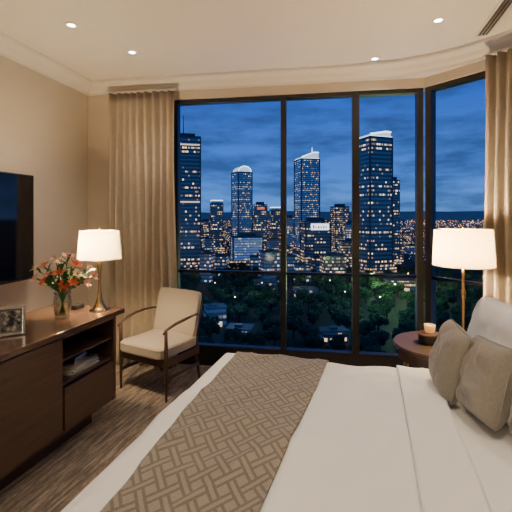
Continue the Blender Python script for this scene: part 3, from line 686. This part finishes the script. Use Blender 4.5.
taken = []
def free(x, y, r):
    return all((x-a)**2+(y-b)**2 > (r+q)**2 for a, b, q in taken)
def tower(x0, x1, ytop, D, yaw, fm, label, crown=None, frac=.93, low=.4):
    X = ((x0+x1)/2-256)*D/F; Wd = (x1-x0)*D/F; Ht = CZ-(ytop-HY)*D/F-GZ
    yr = math.radians(yaw); s = Wd/(abs(math.cos(yr))+abs(math.sin(yr)))
    t = thing('skyscraper', label, 'building', (X, D+s/2, GZ), yr); taken.append((X, D+s/2, s*.9))
    body = Ht if crown in (None, 'flat') else Ht*frac
    bm = bmesh.new(); bx(bm, -s/2, s/2, -s/2, s/2, 0, body); obj('shaft', bm, fm, t)
    bm = bmesh.new(); bx(bm, -s*.52, s*.52, -s*.52, s*.52, body, body+1.2); obj('roof_slab', bm, m_roofdk, t)
    for sx in (-1, 1):
        for sy in (-1, 1):
            bm = bmesh.new(); box(bm, (sx*s/2, sy*s/2, body/2), (s*.05, s*.05, body)); obj('corner_fin', bm, m_roofdk, t)
    if crown == 'flat' or crown is None:
        bm = bmesh.new(); bx(bm, -s*.3, s*.3, -s*.3, s*.3, body+1.2, body+5); obj('plant_room', bm, m_roofdk, t)
    if crown == 'cap':
        bm = bmesh.new(); bx(bm, -s*.46, s*.46, -s*.46, s*.46, body+1.2, Ht-1.5); obj('crown', bm, fac_mid, t)
        bm = bmesh.new(); bx(bm, -s*.48, s*.48, -s*.48, s*.48, Ht-1.5, Ht); obj('crown_light', bm, m_ecool, t)
    if crown in ('slant', 'spire'):
        zl = body+(Ht-body)*low
        prs = [(-s*.46, body+1.2), (s*.46, body+1.2), (s*.46, Ht), (s*.2, Ht), (-s*.46, zl)]
        bm = bmesh.new(); a = [bm.verts.new((x, -s*.46, z)) for x, z in prs]; b = [bm.verts.new((x, s*.46, z)) for x, z in prs]
        bm.faces.new(a); bm.faces.new(list(reversed(b)))
        for i in range(5): bm.faces.new((a[i], b[i], b[(i+1) % 5], a[(i+1) % 5]))
        bmesh.ops.recalc_face_normals(bm, faces=bm.faces); obj('crown', bm, m_crown, t)
        bm = bmesh.new(); bx(bm, -s*.50, s*.50, -s*.50, s*.50, body+.2, body+1.8); obj('crown_light', bm, m_ecool, t)
        bm = bmesh.new(); pts = [(-s*.46, -s*.47, zl), (s*.2, -s*.47, Ht), (s*.46, -s*.47, Ht)]; tube(bm, pts, .9, 6); obj('crown_edge', bm, m_ecool, t)
        if crown == 'spire':
            bm = bmesh.new(); cyl(bm, (s*.3, 0, Ht), (s*.3, 0, Ht+s*.35), .8, .2, 8); obj('mast', bm, m_ecool, t)
    if crown == 'round':
        bm = bmesh.new(); K = 12; prs = [(s*.45*math.cos(PI*i/K), body+1.2+(Ht-body-1.2)*math.sin(PI*i/K)) for i in range(K+1)]
        a = [bm.verts.new((x, -s*.45, z)) for x, z in prs]; b = [bm.verts.new((x, s*.45, z)) for x, z in prs]
        bm.faces.new(a); bm.faces.new(list(reversed(b)))
        for i in range(K): bm.faces.new((a[i], b[i], b[i+1], a[i+1]))
        bmesh.ops.recalc_face_normals(bm, faces=bm.faces); obj('crown', bm, m_crown, t)
        bm = bmesh.new(); tube(bm, [(x, -s*.46, z) for x, z in prs], .7, 6)
        obj('crown_light', bm, m_ecool, t)
    bm = bmesh.new(); bx(bm, -s*.62, s*.62, -s*.62, s*.62, 0, 9); obj('podium', bm, fac_warm, t)
    return t, s, body, Ht
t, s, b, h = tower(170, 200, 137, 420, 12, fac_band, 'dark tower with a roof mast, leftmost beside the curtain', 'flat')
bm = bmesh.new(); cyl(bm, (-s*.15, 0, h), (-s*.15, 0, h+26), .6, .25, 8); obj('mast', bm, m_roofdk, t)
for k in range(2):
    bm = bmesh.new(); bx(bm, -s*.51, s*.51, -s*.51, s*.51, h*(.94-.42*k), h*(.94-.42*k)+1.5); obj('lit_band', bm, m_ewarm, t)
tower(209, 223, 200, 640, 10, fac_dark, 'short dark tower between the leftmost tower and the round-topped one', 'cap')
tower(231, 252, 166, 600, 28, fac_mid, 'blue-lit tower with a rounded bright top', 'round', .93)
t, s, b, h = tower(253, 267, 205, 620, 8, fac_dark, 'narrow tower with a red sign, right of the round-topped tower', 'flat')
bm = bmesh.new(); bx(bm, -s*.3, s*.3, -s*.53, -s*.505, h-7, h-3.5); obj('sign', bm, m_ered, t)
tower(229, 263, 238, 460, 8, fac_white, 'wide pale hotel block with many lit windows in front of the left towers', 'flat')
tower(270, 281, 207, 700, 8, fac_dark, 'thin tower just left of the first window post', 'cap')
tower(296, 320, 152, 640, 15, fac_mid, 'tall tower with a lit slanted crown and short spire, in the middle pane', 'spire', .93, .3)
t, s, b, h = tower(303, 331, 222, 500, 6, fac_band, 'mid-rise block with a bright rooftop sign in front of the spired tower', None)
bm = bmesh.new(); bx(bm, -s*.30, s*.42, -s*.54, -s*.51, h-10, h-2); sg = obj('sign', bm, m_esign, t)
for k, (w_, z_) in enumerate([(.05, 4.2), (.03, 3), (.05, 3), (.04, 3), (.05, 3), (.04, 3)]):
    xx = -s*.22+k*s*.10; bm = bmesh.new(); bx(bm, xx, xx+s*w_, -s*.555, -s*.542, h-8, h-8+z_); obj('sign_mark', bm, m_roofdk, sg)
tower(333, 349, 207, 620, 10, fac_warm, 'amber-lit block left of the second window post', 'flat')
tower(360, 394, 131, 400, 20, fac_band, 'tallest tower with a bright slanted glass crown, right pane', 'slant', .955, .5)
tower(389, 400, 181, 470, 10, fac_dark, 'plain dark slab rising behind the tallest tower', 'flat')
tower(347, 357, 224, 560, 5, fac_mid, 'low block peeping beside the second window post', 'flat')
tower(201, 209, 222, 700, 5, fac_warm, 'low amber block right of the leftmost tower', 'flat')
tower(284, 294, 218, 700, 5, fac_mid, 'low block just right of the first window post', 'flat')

def house(px, D, w, d, h, yaw, fm, label, rm=m_roofdk):
    t = thing('villa', label, 'building', ((px-256)*D/F, D, GZ), yaw); taken.append(((px-256)*D/F, D, max(w, d)*.62+1))
    bm = bmesh.new(); bx(bm, -w/2, w/2, -d/2, d/2, 0, h); obj('walls', bm, fm, t)
    bm = bmesh.new(); bx(bm, -w*.54, w*.54, -d*.54, d*.54, h, h+.8); bx(bm, -w*.2, w*.1, -d*.2, d*.15, h+.8, h+2); obj('roof', bm, rm, t)
    bm = bmesh.new(); bx(bm, -w*.25, w*.25, -d/2-1.5, -d/2, 0, 2.2); obj('porch', bm, m_ewarm, t)
house(215, 225, 11, 9, 10, .3, fac_low2, 'pale lit villa in the lower left of the window beside the chair', m_roofblue)
house(240, 200, 12, 9, 5, -.2, fac_low2, 'flat-roofed house with bluish roof at the foot of the first pane', m_roofblue)
house(334, 196, 12, 8, 5, .1, fac_low, 'low house with lit windows at the foot of the middle pane', m_roofblue)
house(305, 300, 16, 11, 6, .1, fac_low, 'pale low building among the trees in the middle pane', m_roofblue)
house(400, 330, 22, 12, 8, -.1, fac_warm, 'amber-lit low building among the park trees at the right pane')
house(265, 330, 18, 11, 7, .2, fac_low, 'low dark-roofed building beyond the park in the first pane', m_roofblue)

rc = random.Random(11); n = 0; tries = 0
while n < 210 and tries < 9000:
    tries += 1
    D = rc.choice([400, 440, 480, 560, 660, 800, 950, 1150, 1400, 1700])*rc.uniform(.92, 1.08); px = rc.uniform(150, 520)
    if px > 400 and D < 500: continue
    w = rc.uniform(10, 27); d = rc.uniform(12, 24); hh = rc.uniform(8, 32)*(1.25 if D > 800 else 1)
    if px > 400: hh *= .6
    X = (px-256)*D/F; r = math.hypot(w, d)/2*1.04
    if not free(X, D, r): continue
    taken.append((X, D, r)); n += 1
    bm = bmesh.new(); bx(bm, -w/2, w/2, -d/2, d/2, 0, hh)
    t = thing('low_rise_block', 'small lit city block among the low roofs', 'building', (X, D, GZ), rc.uniform(-.4, .4), 'low city blocks around the towers')
    obj('walls', bm, rc.choice([fac_low, fac_low2, fac_warm, fac_low2, fac_low]), t)
    bm = bmesh.new(); bx(bm, -w*.51, w*.51, -d*.51, d*.51, hh, hh+1); bx(bm, -w*.2, w*.15, -d*.2, d*.2, hh+1, hh+3); obj('roof', bm, m_roofdk, t)

slamps = [(372, 300, 24000, (.6, 1, .4)), (395, 255, 24000, (.5, 1, .4)), (408, 300, 16000, (.9, .9, .4)), (330, 270, 3000, (.5, .8, .8)), (300, 330, 5000, (1, .75, .4)), (262, 260, 3500, (.6, .9, .6)), (215, 260, 4000, (.6, .8, 1)), (380, 215, 9000, (.5, 1, .6)), (345, 230, 3500, (.3, .6, 1)), (470, 330, 3000, (1, .8, .5)), (205, 350, 5000, (1, .7, .4)), (445, 280, 3000, (.7, 1, .6)), (235, 215, 6000, (.3, .6, 1))]
for k, (px, D, e, c) in enumerate(slamps):
    X = (px-256)*D/F
    t = thing('street_lamp', 'small lit street lamp among the park trees', 'street lamp', (X, D, GZ), 0, 'street lamps in the park'); taken.append((X, D, .8))
    bm = bmesh.new(); cyl(bm, (0, 0, 0), (0, 0, 17), .15, .1, 8); obj('pole', bm, m_black, t)
    bm = bmesh.new(); bmesh.ops.create_icosphere(bm, subdivisions=2, radius=.4, matrix=Matrix.Translation((0, 0, 17.4))); obj('lamp_head', bm, m_ltw, t)
    l = bpy.data.lights.new('street_glow', 'POINT'); l.energy = e; l.color = c; l.shadow_soft_size = 1.0
    lo_ = bpy.data.objects.new('street_glow', l); COL.objects.link(lo_); lo_.parent = t; lo_.location = (0, 0, 19)

def tree_proto(seed, R, Hh):
    root = thing('park_tree', 'dark leafy tree in the park below the window', 'tree', (0, 0, 0), 0, 'park trees below the window')
    bm = bmesh.new(); rr = random.Random(seed)
    for k in range(14):
        c = Vector((rr.uniform(-.5, .5)*R, rr.uniform(-.5, .5)*R, Hh*.55+rr.uniform(-.3, .4)*R))
        vs = bmesh.ops.create_icosphere(bm, subdivisions=3, radius=R*rr.uniform(.22, .42), matrix=Matrix.Translation(c))['verts']
        for v in vs:
            d = (v.co-c); v.co = c+d*(1+.5*mn.noise(v.co*.9+Vector((seed, 0, 0)))+.5*mn.noise(v.co*2.3))
    obj('foliage', bm, m_tree, root)
    bm = bmesh.new(); cyl(bm, (0, 0, 0), (0, 0, Hh*.6), .5, .25, 8); obj('trunk', bm, m_trunk, root)
    return root
protos = [tree_proto(1, 5.4, 11), tree_proto(2, 5.6, 12), tree_proto(3, 5, 9)]
rt = random.Random(21); cnt = 0; tries = 0
while cnt < 250 and tries < 16000:
    tries += 1
    D = rt.uniform(150, 440); px = rt.uniform(175, 515); X = (px-256)*D/F
    if not free(X, D, 5.1): continue
    taken.append((X, D, 5.1)); loc = (X, D, GZ)
    if cnt < 3: o = protos[cnt]; o.location = loc; o.rotation_euler = (0, 0, rt.uniform(0, 6))
    else: dup(protos[cnt % 3], loc, rt.uniform(0, 6))
    cnt += 1

bm = bmesh.new(); rl = random.Random(5)
for k in range(3600):
    D = 430*math.exp(rl.uniform(0, 2.2)); px = rl.uniform(150, 530); X = (px-256)*D/F
    s = D*.0014*rl.uniform(.35, 1.1); z = GZ+rl.uniform(3, 14)
    if not free(X, D, s*.6): continue
    vs = box(bm, (X, D, z), (s, s, s)); mi = rl.choice([0, 0, 1, 2, 2, 3])
    for f in set(f for v in vs for f in v.link_faces): f.material_index = mi
tag(obj('city_lights', bm, [m_ltw, m_ltc, m_lto, m_ltb]), 'countless points of street and house light spread across the city', 'lights', kind='stuff')

# ---------------------------------------------------------------- world
w = bpy.data.worlds.new('dusk'); bpy.context.scene.world = w; w.use_nodes = True; nt = w.node_tree; bg = nt.nodes['Background']
tc = N(nt, 'ShaderNodeTexCoord'); s = N(nt, 'ShaderNodeSeparateXYZ'); nt.links.new(tc.outputs['Generated'], s.inputs[0])
grad = ramp(nt, s.outputs[2], [(0.0, (.12, .36, .95)), (.10, (.06, .245, .92)), (.28, (.022, .13, .70)), (.6, (.010, .045, .24))])
mp = N(nt, 'ShaderNodeMapping'); mp.inputs['Scale'].default_value = (2.4, 2.4, 11); mp.inputs['Location'].default_value = (.7, .2, .35); nt.links.new(tc.outputs['Generated'], mp.inputs[0])
nz = N(nt, 'ShaderNodeTexNoise'); nz.inputs['Scale'].default_value = 2.0; nz.inputs['Detail'].default_value = 6; nz.inputs['Roughness'].default_value = .58; nt.links.new(mp.outputs[0], nz.inputs['Vector'])
cl_ = ramp(nt, nz.outputs['Fac'], [(.40, (0, 0, 0)), (.62, (1, 1, 1))])
mx = N(nt, 'ShaderNodeMix', data_type='RGBA'); nt.links.new(M(nt, 'MULTIPLY', cl_, .85), mx.inputs[0]); nt.links.new(grad, mx.inputs[6]); mx.inputs[7].default_value = (.035, .09, .27, 1)
nt.links.new(mx.outputs[2], bg.inputs[0]); bg.inputs[1].default_value = 1.0

# ---------------------------------------------------------------- camera
cd = bpy.data.cameras.new('camera'); cd.lens = 36*F/512; cd.sensor_width = 36; cd.sensor_fit = 'HORIZONTAL'; cd.shift_y = -(256-HY)/512; cd.clip_start = .05; cd.clip_end = 20000
co = bpy.data.objects.new('camera', cd); COL.objects.link(co); co.location = (0, 0, CZ); co.rotation_euler = (PI/2, 0, 0)
bpy.context.scene.camera = co
